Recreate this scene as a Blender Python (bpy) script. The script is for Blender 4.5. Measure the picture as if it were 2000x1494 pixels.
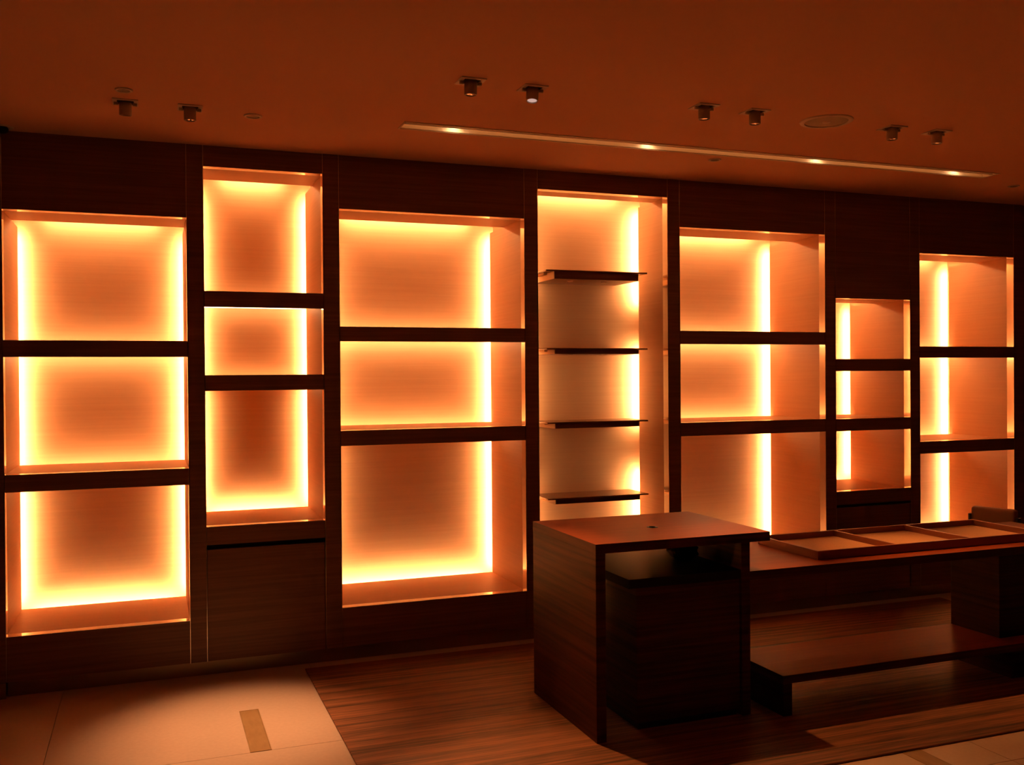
import bpy, bmesh, math, random
from mathutils import Matrix, Vector

# ------------------------------------------------------------------ scene, camera, world, exposure
scene = bpy.context.scene
C = scene.collection
for o in list(bpy.data.objects):
    bpy.data.objects.remove(o, do_unlink=True)
random.seed(4)

EYE = 1.54
cam_data = bpy.data.cameras.new('camera')
cam_data.sensor_fit = 'HORIZONTAL'
cam_data.sensor_width = 36.0
cam_data.lens = 1889.5 / 2000.0 * 36.0
cam_data.clip_start = 0.05
cam = bpy.data.objects.new('camera', cam_data)
C.objects.link(cam)
F_ = Vector((0.351335, 0.936223, -0.0070017))
R_ = Vector((0.936202, -0.351383, -0.0074958))
U_ = Vector((0.009478, 0.0039215, 0.999947))
m = Matrix.Identity(4)
for i in range(3):
    m[i][0] = R_[i]; m[i][1] = U_[i]; m[i][2] = -F_[i]
m[0][3], m[1][3], m[2][3] = 0.0, 0.0, EYE
cam.matrix_world = m
scene.camera = cam

world = bpy.data.worlds.new('world')
scene.world = world
world.use_nodes = True
world.node_tree.nodes['Background'].inputs[0].default_value = (0.02, 0.01, 0.006, 1)
world.node_tree.nodes['Background'].inputs[1].default_value = 0.0

vs = scene.view_settings
vs.view_transform = 'Standard'
vs.look = 'None'
vs.gamma = 1.0
vs.exposure = 0.0
vs.use_curve_mapping = False
cy = scene.cycles
cy.max_bounces = 6; cy.diffuse_bounces = 5; cy.glossy_bounces = 3
cy.adaptive_threshold = 0.025
cy.caustics_reflective = False; cy.caustics_refractive = False

LED = (1.0, 0.58, 0.25)      # warm strip light
SPOT = (1.0, 0.37, 0.10)      # warm spot lamps
LED_V = 270.0                  # vertical strips
LED_T = 88.0                  # strips over the niche tops
LED_B = 210.0                  # strips under the niche floors
LED_S = 35.0                   # strips behind the shelves

# ------------------------------------------------------------------ materials
def new_mat(name):
    mt = bpy.data.materials.new(name)
    mt.use_nodes = True
    nt = mt.node_tree
    return mt, nt, nt.nodes['Principled BSDF']

def plain(name, col, rough=0.5, metal=0.0, spec=0.5):
    mt, nt, b = new_mat(name)
    b.inputs['Base Color'].default_value = (*col, 1)
    b.inputs['Roughness'].default_value = rough
    b.inputs['Metallic'].default_value = metal
    b.inputs['Specular IOR Level'].default_value = spec
    return mt

def grain(name, dark, light, scale, rough=0.4, detail=6.0, bump=0.0, lo=0.35, hi=0.68, spec=0.5, second=None):
    """wood: noise stretched along the grain, measured in the place itself"""
    mt, nt, b = new_mat(name)
    geo = nt.nodes.new('ShaderNodeNewGeometry')
    mp = nt.nodes.new('ShaderNodeMapping'); mp.inputs['Scale'].default_value = scale
    nt.links.new(geo.outputs['Position'], mp.inputs['Vector'])
    nz = nt.nodes.new('ShaderNodeTexNoise')
    nz.inputs['Scale'].default_value = 1.0
    nz.inputs['Detail'].default_value = detail
    nz.inputs['Roughness'].default_value = 0.62
    nt.links.new(mp.outputs['Vector'], nz.inputs['Vector'])
    rp = nt.nodes.new('ShaderNodeValToRGB')
    rp.color_ramp.elements[0].position = lo
    rp.color_ramp.elements[1].position = hi
    rp.color_ramp.elements[0].color = (*dark, 1)
    rp.color_ramp.elements[1].color = (*light, 1)
    nt.links.new(nz.outputs['Fac'], rp.inputs['Fac'])
    nt.links.new(rp.outputs['Color'], b.inputs['Base Color'])
    b.inputs['Roughness'].default_value = rough
    b.inputs['Specular IOR Level'].default_value = spec
    if bump:
        bp = nt.nodes.new('ShaderNodeBump')
        bp.inputs['Strength'].default_value = bump
        bp.inputs['Distance'].default_value = 0.002
        nt.links.new(nz.outputs['Fac'], bp.inputs['Height'])
        nt.links.new(bp.outputs['Normal'], b.inputs['Normal'])
    return mt

def emitter(name, col, strength):
    mt = bpy.data.materials.new(name)
    mt.use_nodes = True
    nt = mt.node_tree
    nt.nodes.remove(nt.nodes['Principled BSDF'])
    e = nt.nodes.new('ShaderNodeEmission')
    e.inputs['Color'].default_value = (*col, 1)
    e.inputs['Strength'].default_value = strength
    nt.links.new(e.outputs[0], nt.nodes['Material Output'].inputs['Surface'])
    return mt

M = {}
M['dark_wood'] = grain('dark_wood', (0.15, 0.068, 0.033), (0.25, 0.115, 0.056), (1.5, 1.5, 75), 0.42, lo=0.3, hi=0.7)
M['pale_wood'] = grain('pale_wood', (0.585, 0.322, 0.172), (0.625, 0.352, 0.190), (1.6, 1.6, 95), 0.5, spec=0.3)
M['pale_wood_flat'] = grain('pale_wood_flat', (0.585, 0.322, 0.172), (0.625, 0.352, 0.190), (2.5, 60, 2.5), 0.5, spec=0.3)
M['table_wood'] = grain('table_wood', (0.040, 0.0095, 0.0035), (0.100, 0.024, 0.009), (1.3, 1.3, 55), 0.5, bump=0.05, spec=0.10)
M['shaded_wood'] = grain('shaded_wood', (0.022, 0.007, 0.004), (0.050, 0.015, 0.007), (1.3, 1.3, 55), 0.5, bump=0.05, spec=0.06)  # darker copy of table_wood: shade below the table top put into the colour
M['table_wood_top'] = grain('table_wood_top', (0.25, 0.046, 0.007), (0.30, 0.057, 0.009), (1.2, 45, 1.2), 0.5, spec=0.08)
M['tray_wood'] = grain('tray_wood', (0.25, 0.075, 0.022), (0.32, 0.10, 0.030), (2, 2, 70), 0.42)
M['tray_lining'] = grain('tray_lining', (0.54, 0.28, 0.125), (0.60, 0.32, 0.15), (160, 160, 160), 0.85, spec=0.1)
M['ceiling_paint'] = plain('ceiling_paint', (0.87, 0.52, 0.36), 0.9, spec=0.1)
M['wall_paint'] = plain('wall_paint', (0.22, 0.15, 0.10), 0.85, spec=0.1)
M['polished_metal'] = plain('polished_metal', (0.95, 0.86, 0.74), 0.10, 1.0)
M['plinth_metal'] = plain('plinth_metal', (0.33, 0.27, 0.19), 0.32, 1.0)
M['white_metal'] = plain('white_metal', (0.74, 0.62, 0.52), 0.45, 0.0)
M['aperture'] = plain('aperture', (0.16, 0.12, 0.09), 0.5)
M['lit_glass'] = emitter('lit_glass', (1.0, 0.62, 0.52), 0.6)
M['lamp_body'] = plain('lamp_body', (0.52, 0.42, 0.34), 0.4, 0.0)
M['lamp_glass'] = plain('lamp_glass', (0.85, 0.85, 0.9), 0.06, 1.0)
M['black'] = plain('black', (0.012, 0.011, 0.010), 0.45)
M['black_gloss'] = plain('black_gloss', (0.020, 0.014, 0.008), 0.45, spec=0.03)
M['dark_recess'] = plain('dark_recess', (0.02, 0.015, 0.01), 0.8)
M['cream'] = plain('cream', (0.78, 0.62, 0.42), 0.45)
M['grille'] = plain('grille', (0.46, 0.38, 0.29), 0.6)
M['leather'] = plain('leather', (0.36, 0.19, 0.105), 0.55)
M['brass_lid'] = grain('brass_lid', (0.30, 0.18, 0.075), (0.37, 0.23, 0.10), (30, 9, 30), 0.42)
M['shelf_glass'] = grain('shelf_glass', (0.20, 0.095, 0.045), (0.26, 0.125, 0.06), (2, 50, 2), 0.22)
M['mortar'] = plain('mortar', (0.34, 0.25, 0.18), 0.9)
M['led_v'] = emitter('led_vertical', LED, LED_V)
M['led_t'] = emitter('led_top', LED, LED_T)
M['led_b'] = emitter('led_bottom', LED, LED_B)
M['led_s'] = emitter('led_shelf', LED, LED_S)
M['led_s2'] = emitter('led_short_shelf', LED, LED_S * 0.5)
M['slot_fill'] = emitter('slot_fill', (1.0, 0.42, 0.15), 4.5)  # glow of the unseen strip added in the slot
M['lamp_lens'] = emitter('lamp_lens', (1.0, 0.62, 0.33), 22.0)

def stone_material():
    mt, nt, b = new_mat('limestone')
    geo = nt.nodes.new('ShaderNodeNewGeometry')
    n1 = nt.nodes.new('ShaderNodeTexNoise'); n1.inputs['Scale'].default_value = 1.3; n1.inputs['Detail'].default_value = 5
    n2 = nt.nodes.new('ShaderNodeTexNoise'); n2.inputs['Scale'].default_value = 55; n2.inputs['Detail'].default_value = 4
    nt.links.new(geo.outputs['Position'], n1.inputs['Vector'])
    nt.links.new(geo.outputs['Position'], n2.inputs['Vector'])
    mx = nt.nodes.new('ShaderNodeMix'); mx.data_type = 'FLOAT'; mx.inputs[0].default_value = 0.45
    nt.links.new(n1.outputs['Fac'], mx.inputs[2]); nt.links.new(n2.outputs['Fac'], mx.inputs[3])
    rp = nt.nodes.new('ShaderNodeValToRGB')
    rp.color_ramp.elements[0].position = 0.35; rp.color_ramp.elements[0].color = (0.50, 0.365, 0.265, 1)
    rp.color_ramp.elements[1].position = 0.65; rp.color_ramp.elements[1].color = (0.57, 0.425, 0.315, 1)
    nt.links.new(mx.outputs[0], rp.inputs['Fac'])
    nt.links.new(rp.outputs['Color'], b.inputs['Base Color'])
    b.inputs['Roughness'].default_value = 0.42
    b.inputs['Specular IOR Level'].default_value = 0.4
    return mt
M['limestone'] = stone_material()

def rug_material():
    mt, nt, b = new_mat('woven_rug')
    geo = nt.nodes.new('ShaderNodeNewGeometry')
    cols = []
    for sc, det in (((0.45, 42, 1), 3), ((5, 140, 1), 3)):
        mp = nt.nodes.new('ShaderNodeMapping'); mp.inputs['Scale'].default_value = sc
        nt.links.new(geo.outputs['Position'], mp.inputs['Vector'])
        nz = nt.nodes.new('ShaderNodeTexNoise'); nz.inputs['Scale'].default_value = 1; nz.inputs['Detail'].default_value = det
        nt.links.new(mp.outputs['Vector'], nz.inputs['Vector'])
        cols.append(nz)
    mx = nt.nodes.new('ShaderNodeMix'); mx.data_type = 'FLOAT'; mx.inputs[0].default_value = 0.42
    nt.links.new(cols[0].outputs['Fac'], mx.inputs[2]); nt.links.new(cols[1].outputs['Fac'], mx.inputs[3])
    rp = nt.nodes.new('ShaderNodeValToRGB')
    rp.color_ramp.elements[0].position = 0.40; rp.color_ramp.elements[0].color = (0.060, 0.028, 0.011, 1)
    rp.color_ramp.elements[1].position = 0.61; rp.color_ramp.elements[1].color = (0.30, 0.112, 0.044, 1)
    nt.links.new(mx.outputs[0], rp.inputs['Fac'])
    nt.links.new(rp.outputs['Color'], b.inputs['Base Color'])
    b.inputs['Roughness'].default_value = 0.55
    b.inputs['Specular IOR Level'].default_value = 0.35
    bp = nt.nodes.new('ShaderNodeBump'); bp.inputs['Strength'].default_value = 0.35; bp.inputs['Distance'].default_value = 0.003
    nt.links.new(mx.outputs[0], bp.inputs['Height']); nt.links.new(bp.outputs['Normal'], b.inputs['Normal'])
    return mt
M['woven_rug'] = rug_material()

# ------------------------------------------------------------------ helpers
def add_box(bm, x0, x1, y0, y1, z0, z1, bevel=0.0):
    v = [bm.verts.new(p) for p in ((x0, y0, z0), (x1, y0, z0), (x1, y1, z0), (x0, y1, z0),
                                   (x0, y0, z1), (x1, y0, z1), (x1, y1, z1), (x0, y1, z1))]
    fs = [bm.faces.new([v[i] for i in q]) for q in
          ((0, 3, 2, 1), (4, 5, 6, 7), (0, 1, 5, 4), (1, 2, 6, 5), (2, 3, 7, 6), (3, 0, 4, 7))]
    if bevel:
        es = list({e for f in fs for e in f.edges})
        bmesh.ops.bevel(bm, geom=es, offset=bevel, segments=2, profile=0.5, affect='EDGES')

def add_lathe(bm, prof, n=32, cx=0, cy=0, mat4=None):
    """surface of revolution round z; prof is a list of (radius, z)"""
    rings = []
    for r, z in prof:
        if r < 1e-6:
            p = Vector((cx, cy, z)); rings.append([bm.verts.new(mat4 @ p if mat4 else p)])
        else:
            ring = []
            for k in range(n):
                a = 2 * math.pi * k / n
                p = Vector((cx + r * math.cos(a), cy + r * math.sin(a), z))
                ring.append(bm.verts.new(mat4 @ p if mat4 else p))
            rings.append(ring)
    for a, b in zip(rings, rings[1:]):
        for k in range(n):
            k2 = (k + 1) % n
            if len(a) == 1 and len(b) == 1:
                continue
            if len(a) == 1:
                bm.faces.new((a[0], b[k2], b[k]))
            elif len(b) == 1:
                bm.faces.new((a[k], a[k2], b[0]))
            else:
                bm.faces.new((a[k], a[k2], b[k2], b[k]))

def build(name, bm, mat, parent=None, smooth=False):
    bmesh.ops.recalc_face_normals(bm, faces=bm.faces[:])
    me = bpy.data.meshes.new(name)
    bm.to_mesh(me); bm.free()
    me.materials.append(mat if not isinstance(mat, str) else M[mat])
    if smooth:
        for p in me.polygons:
            p.use_smooth = True
        try:
            me.set_sharp_from_angle(angle=math.radians(40))
        except Exception:
            pass
    ob = bpy.data.objects.new(name, me)
    C.objects.link(ob)
    if parent is not None:
        ob.parent = parent
    return ob

def wloc(ob):
    v = Vector((0, 0, 0))
    while ob is not None:
        v = v + ob.location
        ob = ob.parent
    return v

def box(name, x0, x1, y0, y1, z0, z1, mat, parent=None, bevel=0.0):
    """a box given in world coordinates; a top-level one gets its origin at the middle of its foot"""
    o = wloc(parent) if parent is not None else Vector(((x0 + x1) / 2, (y0 + y1) / 2, z0))
    bm = bmesh.new()
    add_box(bm, x0 - o.x, x1 - o.x, y0 - o.y, y1 - o.y, z0 - o.z, z1 - o.z, bevel)
    ob = build(name, bm, mat, parent)
    if parent is None:
        ob.location = o
    return ob

def boxes(name, lst, mat, parent=None):
    o = wloc(parent) if parent is not None else Vector((0, 0, 0))
    bm = bmesh.new()
    for (x0, x1, y0, y1, z0, z1) in lst:
        add_box(bm, x0 - o.x, x1 - o.x, y0 - o.y, y1 - o.y, z0 - o.z, z1 - o.z)
    return build(name, bm, mat, parent)

def tag(o, label, cat, group=None):
    o['label'] = label; o['category'] = cat
    if group:
        o['group'] = group
    return o

def thing(name, label, cat, loc, group=None):
    o = bpy.data.objects.new(name, None)
    o.empty_display_size = 0.1
    o.location = loc
    C.objects.link(o)
    return tag(o, label, cat, group)

def struct(o):
    o['kind'] = 'structure'
    return o

# ------------------------------------------------------------------ the room
CEIL = 2.74
FY = 5.2307                     # front plane of the display wall
XL, XR, YB = -4.0, 9.0, -3.0    # the rest of the shop

# floor: a bed with stone tiles of 1.2 m
floor = struct(box('floor', XL, XR, YB, 6.2, -0.10, -0.012, 'mortar'))
TS = 1.2
tile_mesh = None
for ix in range(-3, 8):
    for iy in range(-5, 2):
        tx0 = -0.41 + ix * TS; ty0 = 4.09 + iy * TS
        if tx0 + TS < XL or tx0 > XR or ty0 + TS < YB - 0.5:
            continue
        if tile_mesh is None:
            bm = bmesh.new(); add_box(bm, 0.0012, TS - 0.0012, 0.0012, TS - 0.0012, -0.011, 0.0, 0.0008)
            t = build('tile', bm, 'limestone', floor); tile_mesh = t.data
        else:
            t = bpy.data.objects.new('tile', tile_mesh); C.objects.link(t); t.parent = floor
        t.location = Vector((tx0, ty0, 0)) - floor.location

# ceiling with an opening for the light slot
SX0, SX1, SY0, SY1 = 1.145, 4.822, 4.448, 4.570
struct(boxes('ceiling', [(XL, XR, YB, SY0, CEIL, CEIL + 0.16), (XL, XR, SY1, 6.2, CEIL, CEIL + 0.16),
                         (XL, SX0, SY0, SY1, CEIL, CEIL + 0.16), (SX1, XR, SY0, SY1, CEIL, CEIL + 0.16)], 'ceiling_paint'))

struct(box('wall_back', XL, XR, 6.02, 6.2, 0, CEIL, 'wall_paint'))
struct(box('wall_left', XL - 0.15, XL, YB, 6.2, 0, CEIL, 'wall_paint'))
struct(box('wall_right', XR, XR + 0.15, YB, 6.2, 0, CEIL, 'wall_paint'))
struct(box('wall_front', XL, XR, YB - 0.15, YB, 0, CEIL, 'wall_paint'))

# cabinet openings: x0, x1, top, [(shelf top, shelf underside)...], bottom, drawer, depth of the lining
CAB = [
    (-0.6564, 0.1864, 2.362, [(1.7306, 1.6467), (1.0778, 0.9902)], 0.2950, False, 0.597),
    (0.2713, 0.8812, 2.631, [(1.9900, 1.9065), (1.5545, 1.4709)], 0.7700, True, 0.597),
    (0.9704, 2.0430, 2.4495, [(1.8136, 1.7319), (1.2488, 1.1631)], 0.2885, False, 0.597),
    (2.1288, 2.9863, 2.6265, [], 0.2900, False, 0.372),
    (3.0731, 4.1600, 2.4496, [(1.8098, 1.7266), (1.2411, 1.1550)], 0.2900, False, 0.597),
    (4.2458, 4.8641, 2.0364, [(1.6344, 1.5520), (1.2374, 1.1536)], 0.7564, True, 0.597),
    (4.9490, 5.8018, 2.3591, [(1.7204, 1.6406), (1.0659, 0.9800)], 0.2900, False, 0.597),
]
PL = 0.0743                     # plinth height

# upright posts between the cabinets
edges = [-0.742] + [v for c in CAB for v in (c[0], c[1])] + [5.887]
for k in range(8):
    a, b = edges[2 * k], edges[2 * k + 1]
    struct(box('trim_%d' % (k + 1), a + (0.0022 if k else 0), b - (0.0022 if k < 7 else 0), FY - 0.004, FY + 0.05, PL, CEIL, 'dark_wood', bevel=0.003))

# wall face carrying on past both ends of the cabinets
struct(box('wall_backleft', XL, -0.746, FY - 0.004, FY + 0.06, 0.0, CEIL, 'dark_wood'))
struct(box('wall_backright', 5.935, XR, FY - 0.02, FY + 0.06, 0.0, CEIL - 0.03, 'wall_paint'))
struct(box('trim_9', 5.8875, 5.9345, FY + 0.012, FY + 0.06, 0.0, CEIL, 'dark_wood'))
struct(box('trim_10', 5.936, XR, FY + 0.0, FY + 0.05, CEIL - 0.03, CEIL, 'black'))  # black strip paints the shadow gap under the ceiling
struct(box('baseboard_back', -0.655, 5.887, FY + 0.022, FY + 0.034, 0.0, PL, 'plinth_metal'))
struct(box('baseboard_left', XL, -0.660, FY - 0.016, FY - 0.0045, 0.0, PL + 0.002, 'plinth_metal'))

# ------------------------------------------------------------------ the seven built-in display cabinets
GAP = 0.050
cab_labels = [
    'lit dark-wood display cabinet of three tall cells at the far left end of the wall',
    'narrow lit display cabinet with drawer front, second from the left end of the wall',
    'wide lit display cabinet of three cells, directly left of the cabinet with floating shelves',
    'lit cabinet without divisions holding the four floating shelves, behind the square counter',
    'wide lit display cabinet of three cells, directly right of the cabinet with floating shelves',
    'shortest and lowest-topped lit cabinet of three small cells, behind the tray',
    'lit display cabinet of three tall cells at the far right end of the wall',
]
def cabinet(k, x0, x1, top, shelves, bot, drawer, d):
    t = thing('display_cabinet', cab_labels[k], 'cabinet', ((x0 + x1) / 2, FY, PL), 'built-in lit cabinets along the wall')
    yb = FY + d + GAP                       # face of the back panel
    rv = 0.055                              # depth of the polished reveal
    box('header_panel', x0, x1, FY, FY + 0.03, top + 0.0022, CEIL, 'dark_wood', t, 0.0015)
    if drawer:
        g1, g0 = (0.675, 0.651) if k == 1 else (0.667, 0.647)
        box('lower_rail', x0, x1, FY, FY + 0.03, g1, bot - 0.0022, 'dark_wood', t, 0.0015)
        dr = box('drawer_front', x0 + 0.003, x1 - 0.003, FY, FY + 0.03, PL, g0, 'dark_wood', t, 0.0015)
        box('finger_pull', x0, x1, FY + 0.03, FY + 0.05, g0 - 0.03, g1 + 0.02, 'dark_recess', dr)
    else:
        box('base_panel', x0, x1, FY, FY + 0.03, PL, bot - 0.0022, 'dark_wood', t, 0.0015)
    # lining
    dt = 0.345 if k != 3 else 0.19
    box('side_panel', x0 - 0.016, x0, FY + rv, FY + d, bot, top, 'pale_wood', t)
    box('side_panel', x1, x1 + 0.016, FY + rv, FY + d, bot, top, 'pale_wood', t)
    box('top_panel', x0, x1, FY + rv, FY + dt, top, top + 0.016, 'pale_wood_flat', t)
    box('bottom_panel', x0 - 0.016, x1 + 0.016, FY + rv, FY + d, bot - 0.016, bot, 'pale_wood_flat', t)
    box('back_panel', x0 - 0.041, x1 + 0.041, yb, yb + 0.012, bot - 0.10, top + 0.10, 'pale_wood', t)
    boxes('carcass', [(x0 - 0.042, x0 - 0.039, FY + 0.051, yb, bot - 0.10, top + 0.10),
                      (x1 + 0.039, x1 + 0.042, FY + 0.051, yb, bot - 0.10, top + 0.10),
                      (x0 - 0.039, x1 + 0.039, FY + 0.051, yb, top + 0.097, top + 0.10),
                      (x0 - 0.039, x1 + 0.039, FY + 0.051, yb, bot - 0.10, bot - 0.097)], 'pale_wood', t)
    # polished metal reveals round every cell
    box('edge_strip', x0 - 0.002, x0, FY - 0.0045, FY + rv, PL, CEIL, 'polished_metal', t)
    box('edge_strip', x1, x1 + 0.002, FY - 0.0045, FY + rv, PL, CEIL, 'polished_metal', t)
    zs = [top] + [z for s in shelves for z in s] + [bot]
    for c in range(0, len(zs), 2):
        zt, zb = zs[c], zs[c + 1]
        if c == 0:
            box('reveal_strip', x0, x1, FY - 0.002, FY + rv, zt, zt + 0.002, 'polished_metal', t)
        box('reveal_strip', x0, x1, FY - 0.002, FY + rv, zb - 0.002, zb, 'polished_metal', t)
    # dividing shelves
    for n, (zt, zb) in enumerate(shelves):
        ys = FY + d - 0.03
        s = boxes('shelf', [(x0, x1, FY + rv, ys, zt - 0.022, zt), (x0, x1, FY + 0.03, FY + rv, zt - 0.022, zt - 0.003)], 'pale_wood_flat', t)
        box('front_rail', x0, x1, FY, FY + 0.029, zb + 0.0022, zt - 0.0022, 'dark_wood', s, 0.0015)
        if n == 0:
            box('light_strip', x0 + 0.03, x1 - 0.03, ys + 0.002, ys + 0.012, zt - 0.046, zt - 0.032, 'led_s' if x1 - x0 > 0.7 else 'led_s2', s)
        else:
            box('light_strip', x0 + 0.03, x1 - 0.03, ys + 0.002, ys + 0.012, zt - 0.046, zt - 0.032, 'led_s' if x1 - x0 > 0.7 else 'led_s2', s)
            box('light_shield', x0, x1, ys - 0.02, yb, zt - 0.058, zt - 0.052, 'pale_wood_flat', s)
    # strip lights in the gap behind the lining
    yl = FY + d - (0.0030 if k == 3 else 0.0115 if x1 - x0 < 0.7 else 0.0096 if x1 - x0 < 0.9 else 0.0084); ylt = yb - 0.075
    segs = [(bot + 0.02, top - 0.03)]
    if k == 3:
        segs = [(2.00, top - 0.03), (1.21, 1.72), (bot + 0.02, 0.92)]
    for a, b in segs:
        box('light_strip', x0 - 0.032, x0 - 0.022, yl, yl + 0.009, a, b, 'led_v', t)
        box('light_strip', x1 + 0.022, x1 + 0.032, yl, yl + 0.009, a, b, 'led_v', t)
    box('light_strip', x0 + 0.13, x1 - 0.13, ylt, ylt + 0.010, top + 0.074, top + 0.084, 'led_t', t)
    if k != 3:
        box('light_strip', x0 + 0.05, x1 - 0.05, yl, yl + 0.010, bot - 0.044, bot - 0.034, 'led_b', t)
    return t
for k, c in enumerate(CAB):
    cabinet(k, *c)

# four floating shelves in the open cabinet
def floating_shelf(zt, zb, label):
    xa, xb, ya, yb = 2.274, 2.842, 5.331, CAB[3][6] + FY + GAP - 0.0005
    t = thing('floating_shelf', label, 'shelf', ((xa + xb) / 2, yb, zb), 'floating shelves in the open cabinet')
    box('shelf_board', xa - 0.054, xb + 0.054, ya - 0.012, yb - 0.075, zt - 0.009, zt, 'shelf_glass', t, 0.0015)
    box('bracket_box', xa + 0.004, xb - 0.004, ya, yb, zb, zt - 0.0095, 'dark_wood', t)
    for x in (xa, xb - 0.004):
        box('end_cap', x, x + 0.004, ya, yb, zb, zt - 0.0095, 'cream', t)
    for x in (xa - 0.024, xb + 0.004):
        box('clip', x, x + 0.02, ya + 0.10, yb - 0.08, zt - 0.020, zt - 0.0095, 'cream', t)
    for x in (xa + 0.15, xb - 0.19):
        bm = bmesh.new()
        o = t.location
        add_lathe(bm, [(0, zb - 0.006 - o.z), (0.016, zb - 0.006 - o.z), (0.02, zb - o.z), (0, zb - o.z)], 20, x - o.x, ya + 0.10 - o.y)
        build('puck_light', bm, 'white_metal', t, True)
for (zt, zb), w in zip([(2.172, 2.119), (1.704, 1.668), (1.260, 1.221), (0.804, 0.767)],
                       ['uppermost', 'second from top', 'third from top', 'lowest']):
    floating_shelf(zt, zb, 'thin dark floating shelf, %s of four in the cabinet behind the counter' % w)

# ------------------------------------------------------------------ ceiling fittings
def add_spot(name, loc, target, power, size, blend, parent, radius=0.03, col=SPOT):
    ld = bpy.data.lights.new(name, 'SPOT')
    ld.energy = power; ld.color = col; ld.spot_size = math.radians(size); ld.spot_blend = blend
    ld.shadow_soft_size = radius
    lo = bpy.data.objects.new(name, ld)
    C.objects.link(lo)
    dirv = Vector(target) - Vector(loc)
    lo.rotation_euler = dirv.to_track_quat('-Z', 'Y').to_euler()
    lo.location = Vector(loc) - wloc(parent)
    lo.parent = parent
    return lo

slot = thing('ceiling_light_slot', 'long recessed light slot with four lamps in the ceiling', 'ceiling light', ((SX0 + SX1) / 2, (SY0 + SY1) / 2, CEIL))
CH = 0.055
boxes('channel', [(SX0, SX1, SY0, SY0 + 0.004, CEIL + 0.001, CEIL + CH), (SX0, SX1, SY1 - 0.004, SY1, CEIL + 0.001, CEIL + CH),
                  (SX0, SX0 + 0.004, SY0 + 0.004, SY1 - 0.004, CEIL + 0.001, CEIL + CH), (SX1 - 0.004, SX1, SY0 + 0.004, SY1 - 0.004, CEIL + 0.001, CEIL + CH),
                  (SX0, SX1, SY0, SY1, CEIL + CH, CEIL + CH + 0.004)], 'cream', slot)
boxes('trim_frame', [(SX0 - 0.008, SX1 + 0.008, SY0 - 0.008, SY0, CEIL - 0.003, CEIL), (SX0 - 0.008, SX1 + 0.008, SY1, SY1 + 0.008, CEIL - 0.003, CEIL),
                     (SX0 - 0.008, SX0, SY0, SY1, CEIL - 0.003, CEIL), (SX1, SX1 + 0.008, SY0, SY1, CEIL - 0.003, CEIL)], 'cream', slot)
box('lamp_track', SX0 + 0.004, SX1 - 0.004, SY0 + 0.040, SY0 + 0.052, CEIL + 0.003, CEIL + 0.010, 'lamp_body', slot)
box('light_strip', SX0 + 0.02, SX1 - 0.02, SY0 + 0.055, SY0 + 0.065, CEIL + CH - 0.006, CEIL + CH - 0.001, 'slot_fill', slot)  # unseen glowing strip, added to brighten the inside of the slot
for x, tgt, pw in ((1.418, (1.42, 3.42, 0), 300.0), (2.493, (2.48, 3.45, 0.8), 210.0), (3.579, (3.60, 3.70, 0.6), 170.0), (4.593, (4.45, 3.70, 0.6), 120.0)):
    y = 4.528
    bm = bmesh.new()
    o = slot.location
    add_lathe(bm, [(0, CH - 0.001), (0.030, CH - 0.001), (0.034, 0.028), (0.031, 0.028), (0.029, 0.036), (0, 0.036)], 28, x - o.x, y - o.y)
    hd = build('lamp_head', bm, 'white_metal', slot, True)
    bm = bmesh.new()
    add_lathe(bm, [(0, 0.0355), (0.0285, 0.0355), (0.0285, 0.031), (0, 0.026)], 28, x - o.x, y - o.y)
    build('lens', bm, 'lamp_lens', hd, True)
    add_spot('slot_spot', (x, y - 0.01, CEIL + 0.006), tgt, pw, 31, 1.0, slot)

def cylinder_spot(x, y, label, tilt=(0, 0), glass='lamp_glass'):
    t = thing('ceiling_spotlight', label, 'spotlight', (x, y, CEIL), 'pull-down ceiling spotlights')
    bm = bmesh.new()
    s = 0.052; h = 0.034
    for q in ((-s, s, -s, -h), (-s, s, h, s), (-s, -h, -h, h), (h, s, -h, h)):
        add_box(bm, *q, -0.004, 0.0)
    build('mounting_plate', bm, 'white_metal', t)
    bm = bmesh.new(); add_box(bm, -h, h, -h, h, -0.0015, -0.0002)
    build('recess', bm, 'dark_recess', t)
    for sgn in (-1, 1):
        bm = bmesh.new(); a, b = sorted((sgn * 0.029, sgn * 0.047)); add_box(bm, a, b, -0.006, 0.006, -0.017, -0.004, 0.002)
        build('spring_clip', bm, 'lamp_body', t)
    mt = Matrix.Rotation(tilt[0], 4, 'X') @ Matrix.Rotation(tilt[1], 4, 'Y')
    bm = bmesh.new()
    add_lathe(bm, [(0, -0.002), (0.024, -0.002), (0.026, -0.006), (0.026, -0.056), (0.0245, -0.058), (0.0215, -0.058), (0.020, -0.050), (0, -0.050)], 28, mat4=mt)
    bd = build('lamp_body', bm, 'lamp_body', t, True)
    bm = bmesh.new()
    add_lathe(bm, [(0, -0.0505), (0.0195, -0.0505), (0.0195, -0.054), (0.010, -0.0565), (0, -0.057)], 28, mat4=mt)
    build('lens', bm, glass, bd, True)
    return t
tl = math.radians
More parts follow.
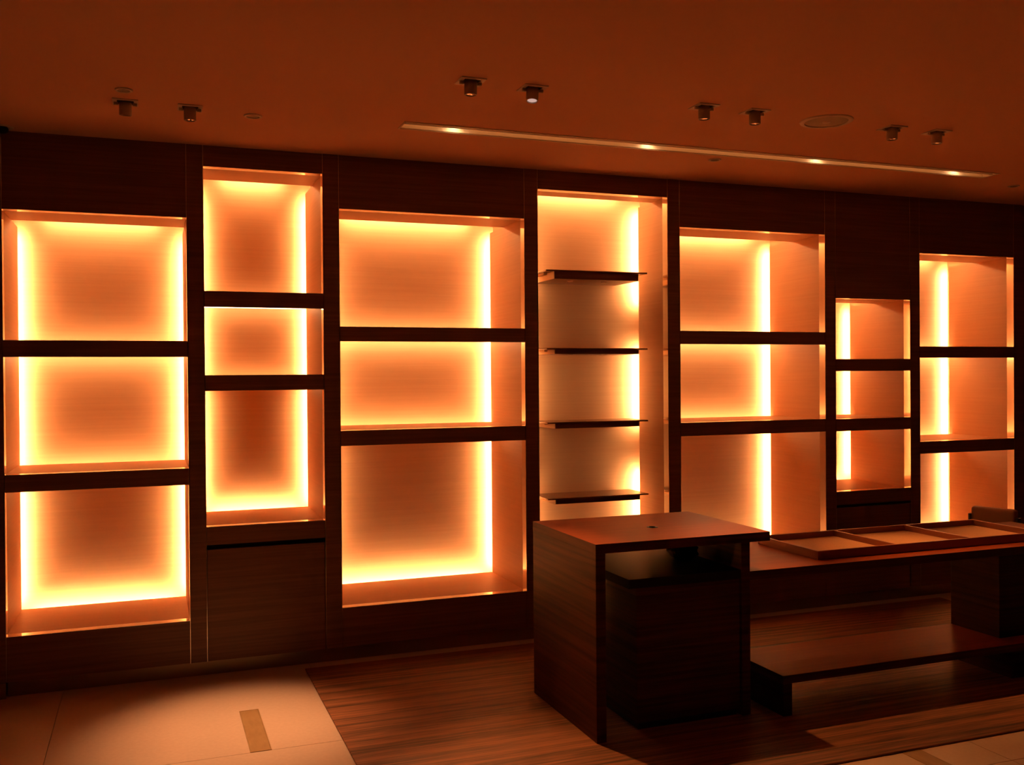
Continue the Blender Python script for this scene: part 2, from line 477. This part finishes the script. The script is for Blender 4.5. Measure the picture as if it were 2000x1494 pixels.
sp = [cylinder_spot(-0.084, 4.522, 'pull-down ceiling spotlight above leftmost cabinet, left of its pair', (tl(6), 0)),
      cylinder_spot(0.182, 4.524, 'pull-down ceiling spotlight above leftmost cabinet, right of its pair'),
      cylinder_spot(1.236, 3.747, 'pull-down ceiling spotlight above the left end of the light slot, left of its pair'),
      cylinder_spot(1.511, 3.756, 'pull-down ceiling spotlight with the brightest lens, above the light slot', (tl(-9), tl(6)), 'lit_glass'),
      cylinder_spot(2.341, 3.762, 'pull-down ceiling spotlight left of the round speaker, farther of the two'),
      cylinder_spot(2.607, 3.759, 'pull-down ceiling spotlight left of the round speaker, nearer of the two'),
      cylinder_spot(3.421, 3.790, 'pull-down ceiling spotlight right of the round speaker, nearer of the two'),
      cylinder_spot(3.692, 3.781, 'pull-down ceiling spotlight right of the round speaker, farthest right of all')]

def downlight(x, y, r, label):
    t = thing('recessed_downlight', label, 'downlight', (x, y, CEIL), 'small round recessed downlights')
    bm = bmesh.new()
    add_lathe(bm, [(r * 0.68, 0.0), (r * 0.70, -0.005), (r * 0.92, -0.006), (r, -0.002), (r, 0.0)], 32)
    build('trim_ring', bm, 'white_metal', t, True)
    bm = bmesh.new()
    add_lathe(bm, [(0, -0.001), (r * 0.70, -0.001), (r * 0.70, -0.0025), (0, -0.0025)], 32)
    build('aperture', bm, 'aperture', t, True)
    return t
downlight(-0.086, 4.332, 0.036, 'small round ceiling downlight just above the leftmost spotlight')
d2 = downlight(0.458, 4.572, 0.042, 'small round ceiling downlight right of the leftmost pair of spotlights')
downlight(2.973, 4.670, 0.036, 'small round ceiling downlight between light slot and cabinets')
downlight(5.234, 4.709, 0.036, 'small round ceiling downlight past the right end of the light slot')
add_spot('downlight_beam', (0.458, 4.572, CEIL - 0.012), (0.36, 4.30, 0), 450.0, 34, 1.0, d2, 0.10, col=(1.0, 0.46, 0.20))

t = thing('ceiling_speaker', 'large round flush speaker in the ceiling between spotlight pairs', 'speaker', (3.029, 3.788, CEIL))
bm = bmesh.new(); add_lathe(bm, [(0.100, 0), (0.101, -0.006), (0.112, -0.008), (0.122, -0.004), (0.123, 0)], 48); build('rim', bm, 'white_metal', t, True)
bm = bmesh.new(); add_lathe(bm, [(0, -0.004), (0.05, -0.0038), (0.10, -0.0022), (0.10, -0.0004), (0, -0.0004)], 48); g = build('grille', bm, 'grille', t, True)
bm = bmesh.new(); add_lathe(bm, [(0, -0.0075), (0.018, -0.007), (0.022, -0.0042), (0, -0.0042)], 24); build('hub', bm, 'white_metal', g, True)

t = thing('eyeball_spotlight', 'black eyeball spotlight in ring at the far left edge of the ceiling', 'spotlight', (-0.640, 5.155, CEIL))
bm = bmesh.new(); add_lathe(bm, [(0.030, 0), (0.031, -0.004), (0.045, -0.005), (0.050, 0)], 32); build('ring', bm, 'white_metal', t, True)
bm = bmesh.new(); add_lathe(bm, [(0, -0.001), (0.022, -0.002), (0.027, -0.012), (0.024, -0.024), (0.014, -0.030), (0, -0.030)], 24); build('lamp_ball', bm, 'black', t, True)

# ------------------------------------------------------------------ rug and floor boxes
rug = box('rug', 0.755, 5.03, 3.110, 5.142, 0.0005, 0.009, 'woven_rug', bevel=0.003)
tag(rug, 'large brown rug with fine lengthwise stripes under counter and table', 'rug')

t = thing('floor_box', 'long brass floor box lid on the pale stone left of the rug', 'floor box', (0.4185, 4.352, 0), 'brass floor box lids')
boxes('frame', [(0.375, 0.462, 4.090, 4.095, 0.0004, 0.0022), (0.375, 0.462, 4.610, 4.615, 0.0004, 0.0022),
                (0.375, 0.379, 4.095, 4.610, 0.0004, 0.0022), (0.458, 0.462, 4.095, 4.610, 0.0004, 0.0022)], 'brass_lid', t)
box('lid', 0.3795, 0.4575, 4.0955, 4.6095, 0.0004, 0.0018, 'brass_lid', t)
t = thing('floor_box', 'dark floor box lid at the near edge of the rug, bottom right', 'floor box', (2.888, 2.84, 0), 'brass floor box lids')
boxes('frame', [(2.842, 2.934, 2.580, 2.585, 0.0004, 0.0022), (2.842, 2.934, 3.100, 3.105, 0.0004, 0.0022),
                (2.842, 2.846, 2.585, 3.100, 0.0004, 0.0022), (2.930, 2.934, 2.585, 3.100, 0.0004, 0.0022)], 'brass_lid', t)
box('lid', 2.8465, 2.9295, 2.5855, 3.0995, 0.0004, 0.0018, 'brass_lid', t)

def dark_edges(ob, mat):  # gives the side faces a second, darker wood than the top
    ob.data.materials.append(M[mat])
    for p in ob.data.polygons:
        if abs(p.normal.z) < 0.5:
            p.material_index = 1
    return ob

# ------------------------------------------------------------------ square counter
RZ = 0.009
t = thing('counter', 'square dark-wood counter with cable hole in its overhanging top', 'counter', (2.15, 3.99, RZ))
cx0, cx1, cy0, cy1 = 1.727, 2.585, 3.630, 4.330
TOPZ = 0.837
o = t.location
bm = bmesh.new()   # top with a round cable hole
hx, hy, hr, n = 2.166, 3.945, 0.021, 24
z0, z1 = TOPZ - 0.040, TOPZ
def ring_pts(z, rad):
    return [(hx + rad * math.cos(2 * math.pi * k / n), hy + rad * math.sin(2 * math.pi * k / n), z) for k in range(n)]
def sq_pts(z):
    pts = []
    for k in range(n):
        a = 2 * math.pi * k / n
        dx, dy = math.cos(a), math.sin(a)
        s = min(((cx1 - hx) / dx if dx > 1e-9 else (cx0 - hx) / dx if dx < -1e-9 else 1e9),
                ((cy1 - hy) / dy if dy > 1e-9 else (cy0 - hy) / dy if dy < -1e-9 else 1e9))
        pts.append([hx + dx * s, hy + dy * s, z])
    for cxx, cyy in ((cx0, cy0), (cx1, cy0), (cx1, cy1), (cx0, cy1)):   # snap the nearest point onto each corner
        p = min(pts, key=lambda q: (q[0] - cxx) ** 2 + (q[1] - cyy) ** 2)
        p[0], p[1] = cxx, cyy
    return pts
loops = [[bm.verts.new(Vector(p) - o) for p in L] for L in (sq_pts(z0), sq_pts(z1), ring_pts(z1, hr), ring_pts(z0, hr))]
for a, b in ((0, 1), (1, 2), (2, 3), (3, 0)):
    for k in range(n):
        k2 = (k + 1) % n
        bm.faces.new((loops[a][k], loops[a][k2], loops[b][k2], loops[b][k]))
ct = dark_edges(build('counter_top', bm, 'table_wood_top', t), 'table_wood')
bm = bmesh.new()
add_lathe(bm, [(0.016, TOPZ - 0.03), (0.016, TOPZ + 0.0015), (0.024, TOPZ + 0.0025), (0.027, TOPZ + 0.0003), (0.0205, TOPZ - 0.002), (0.0205, TOPZ - 0.03), (0.016, TOPZ - 0.03)], 28, hx - o.x, hy - o.y)
for v in bm.verts: v.co.z -= o.z
build('cable_grommet', bm, 'black', ct, True)
bm = bmesh.new()
add_lathe(bm, [(0, TOPZ - 0.02), (0.0158, TOPZ - 0.02), (0.0158, TOPZ - 0.024), (0, TOPZ - 0.024)], 24, hx - o.x, hy - o.y)
for v in bm.verts: v.co.z -= o.z
build('grommet_cap', bm, 'black', ct, True)
box('side_panel', cx0, cx0 + 0.045, cy0, cy1, RZ, TOPZ - 0.0405, 'table_wood', t, 0.0015)
box('side_panel', 2.475, 2.520, 3.690, cy1, RZ, TOPZ - 0.0405, 'table_wood', t, 0.0015)
# inner cabinet under the counter
t = thing('under_counter_cabinet', 'dark wooden cabinet with black glossy top inside the counter', 'cabinet', (2.2, 3.99, RZ))
box('body', 1.951, 2.470, 3.700, 4.300, RZ + 0.03, 0.624, 'table_wood', t, 0.0015)
box('cabinet_top', 1.910, 2.472, 3.690, 4.315, 0.6242, 0.664, 'black_gloss', t, 0.001)
box('foot_plinth', 1.965, 2.46, 3.715, 4.29, RZ, RZ + 0.0298, 'black', t)

# small dark bundle lying on the inner cabinet
bm = bmesh.new()
bmesh.ops.create_icosphere(bm, subdivisions=4, radius=1.0)
for v in bm.verts:
    p = v.co.copy()
    nn = 0.12 * math.sin(5 * p.x + 2.1) * math.cos(4 * p.y) + 0.09 * math.sin(9 * p.z + 6 * p.x) + 0.06 * math.sin(11 * p.y - 4 * p.x)
    p *= 1 + nn
    z = p.z * 0.042
    if p.z > 0.35:
        z -= 0.05 * max(0, 1 - (p.x ** 2 + p.y ** 2) * 2.2)
    v.co = Vector((p.x * 0.070, p.y * 0.062, max(z, -0.036) + 0.036))
bundle = build('cloth_bundle', bm, plain('dark_cloth', (0.035, 0.03, 0.026), 0.8), None, True)
bundle.location = (2.375, 4.03, 0.6642)
tag(bundle, 'small crumpled black bundle under the counter top', 'bundle')

# ------------------------------------------------------------------ display table with low shelf
t = thing('display_table', 'long dark-wood display table with low shelf beside the counter', 'table', (3.6, 3.9, RZ))
dark_edges(box('table_top', 2.523, 4.78, 3.692, 4.335, 0.613, 0.653, 'table_wood_top', t, 0.0015), 'table_wood')
box('pedestal', 4.020, 4.70, 3.715, 4.030, 0.1915, 0.6128, 'shaded_wood', t, 0.0015)
dark_edges(box('low_shelf', 2.636, 4.78, 3.610, 4.032, 0.153, 0.191, 'table_wood_top', t, 0.0015), 'table_wood')
box('leg_panel', 2.636, 2.684, 3.610, 4.032, RZ, 0.1528, 'shaded_wood', t, 0.0015)
box('leg_panel', 4.020, 4.70, 3.640, 4.030, RZ, 0.1528, 'shaded_wood', t, 0.0015)

t = thing('display_tray', 'three-compartment wooden display tray with pale lining on the long table', 'tray', (3.69, 4.03, 0.6532))
tx0, tx1, ty0, ty1, tz0, tz1 = 2.968, 4.418, 3.789, 4.272, 0.6535, 0.696
w = 0.013
box('base_board', tx0 + w, tx1 - w, ty0 + w, ty1 - w, tz0, tz0 + 0.008, 'tray_wood', t)
box('rim', tx0, tx1, ty0, ty0 + w, tz0, tz1, 'tray_wood', t, 0.0015)
box('rim', tx0, tx1, ty1 - w, ty1, tz0, tz1, 'tray_wood', t, 0.0015)
box('rim', tx0, tx0 + w, ty0 + w, ty1 - w, tz0, tz1, 'tray_wood', t, 0.0015)
box('rim', tx1 - w, tx1, ty0 + w, ty1 - w, tz0, tz1, 'tray_wood', t, 0.0015)
divs = [3.448, 3.925]
for x in divs:
    box('divider', x - w / 2, x + w / 2, ty0 + w, ty1 - w, tz0 + 0.008, tz1 - 0.001, 'tray_wood', t, 0.0015)
xs = [tx0 + w, divs[0] - w / 2, divs[0] + w / 2, divs[1] - w / 2, divs[1] + w / 2, tx1 - w]
for k in range(3):
    box('lining', xs[2 * k] + 0.001, xs[2 * k + 1] - 0.001, ty0 + w + 0.001, ty1 - w - 0.001, tz0 + 0.008, tz0 + 0.012, 'tray_lining', t)

# ------------------------------------------------------------------ chair behind the table
ang = math.atan2(4.45 - 4.77, 5.03 - 4.93)          # backrest runs this way
t = thing('chair', 'low-backed brown upholstered chair behind the right end of the table', 'chair', (5.137, 4.675, RZ))
t.rotation_euler = (0, 0, ang)                        # local x along the backrest, local -y... seat side +y
def lbox(name, x0, x1, y0, y1, z0, z1, mat, bevel, parent=None):
    bm = bmesh.new(); add_box(bm, x0, x1, y0, y1, z0, z1)
    if bevel:
        bmesh.ops.bevel(bm, geom=bm.edges[:], offset=bevel, segments=4, profile=0.6, affect='EDGES')
    return build(name, bm, mat, parent or t, True)
lbox('backrest', -0.138, 0.138, -0.215, -0.150, 0.43, 0.680, 'leather', 0.026)
lbox('seat', -0.165, 0.165, -0.185, 0.17, 0.375, 0.44, 'leather', 0.022)
lbox('seat_frame', -0.155, 0.155, -0.18, 0.16, 0.345, 0.375, 'black', 0.004)
for sx in (-1, 1):
    a, b = sorted((sx * 0.139, sx * 0.157))
    lbox('back_bracket', a, b, -0.205, -0.165, 0.34, 0.630, 'black', 0.004)
    for y in (-0.18, 0.134):
        a2, b2 = sorted((sx * 0.130, sx * 0.155))
        lbox('leg', a2, b2, y, y + 0.026, 0.0, 0.345, 'black', 0.003)
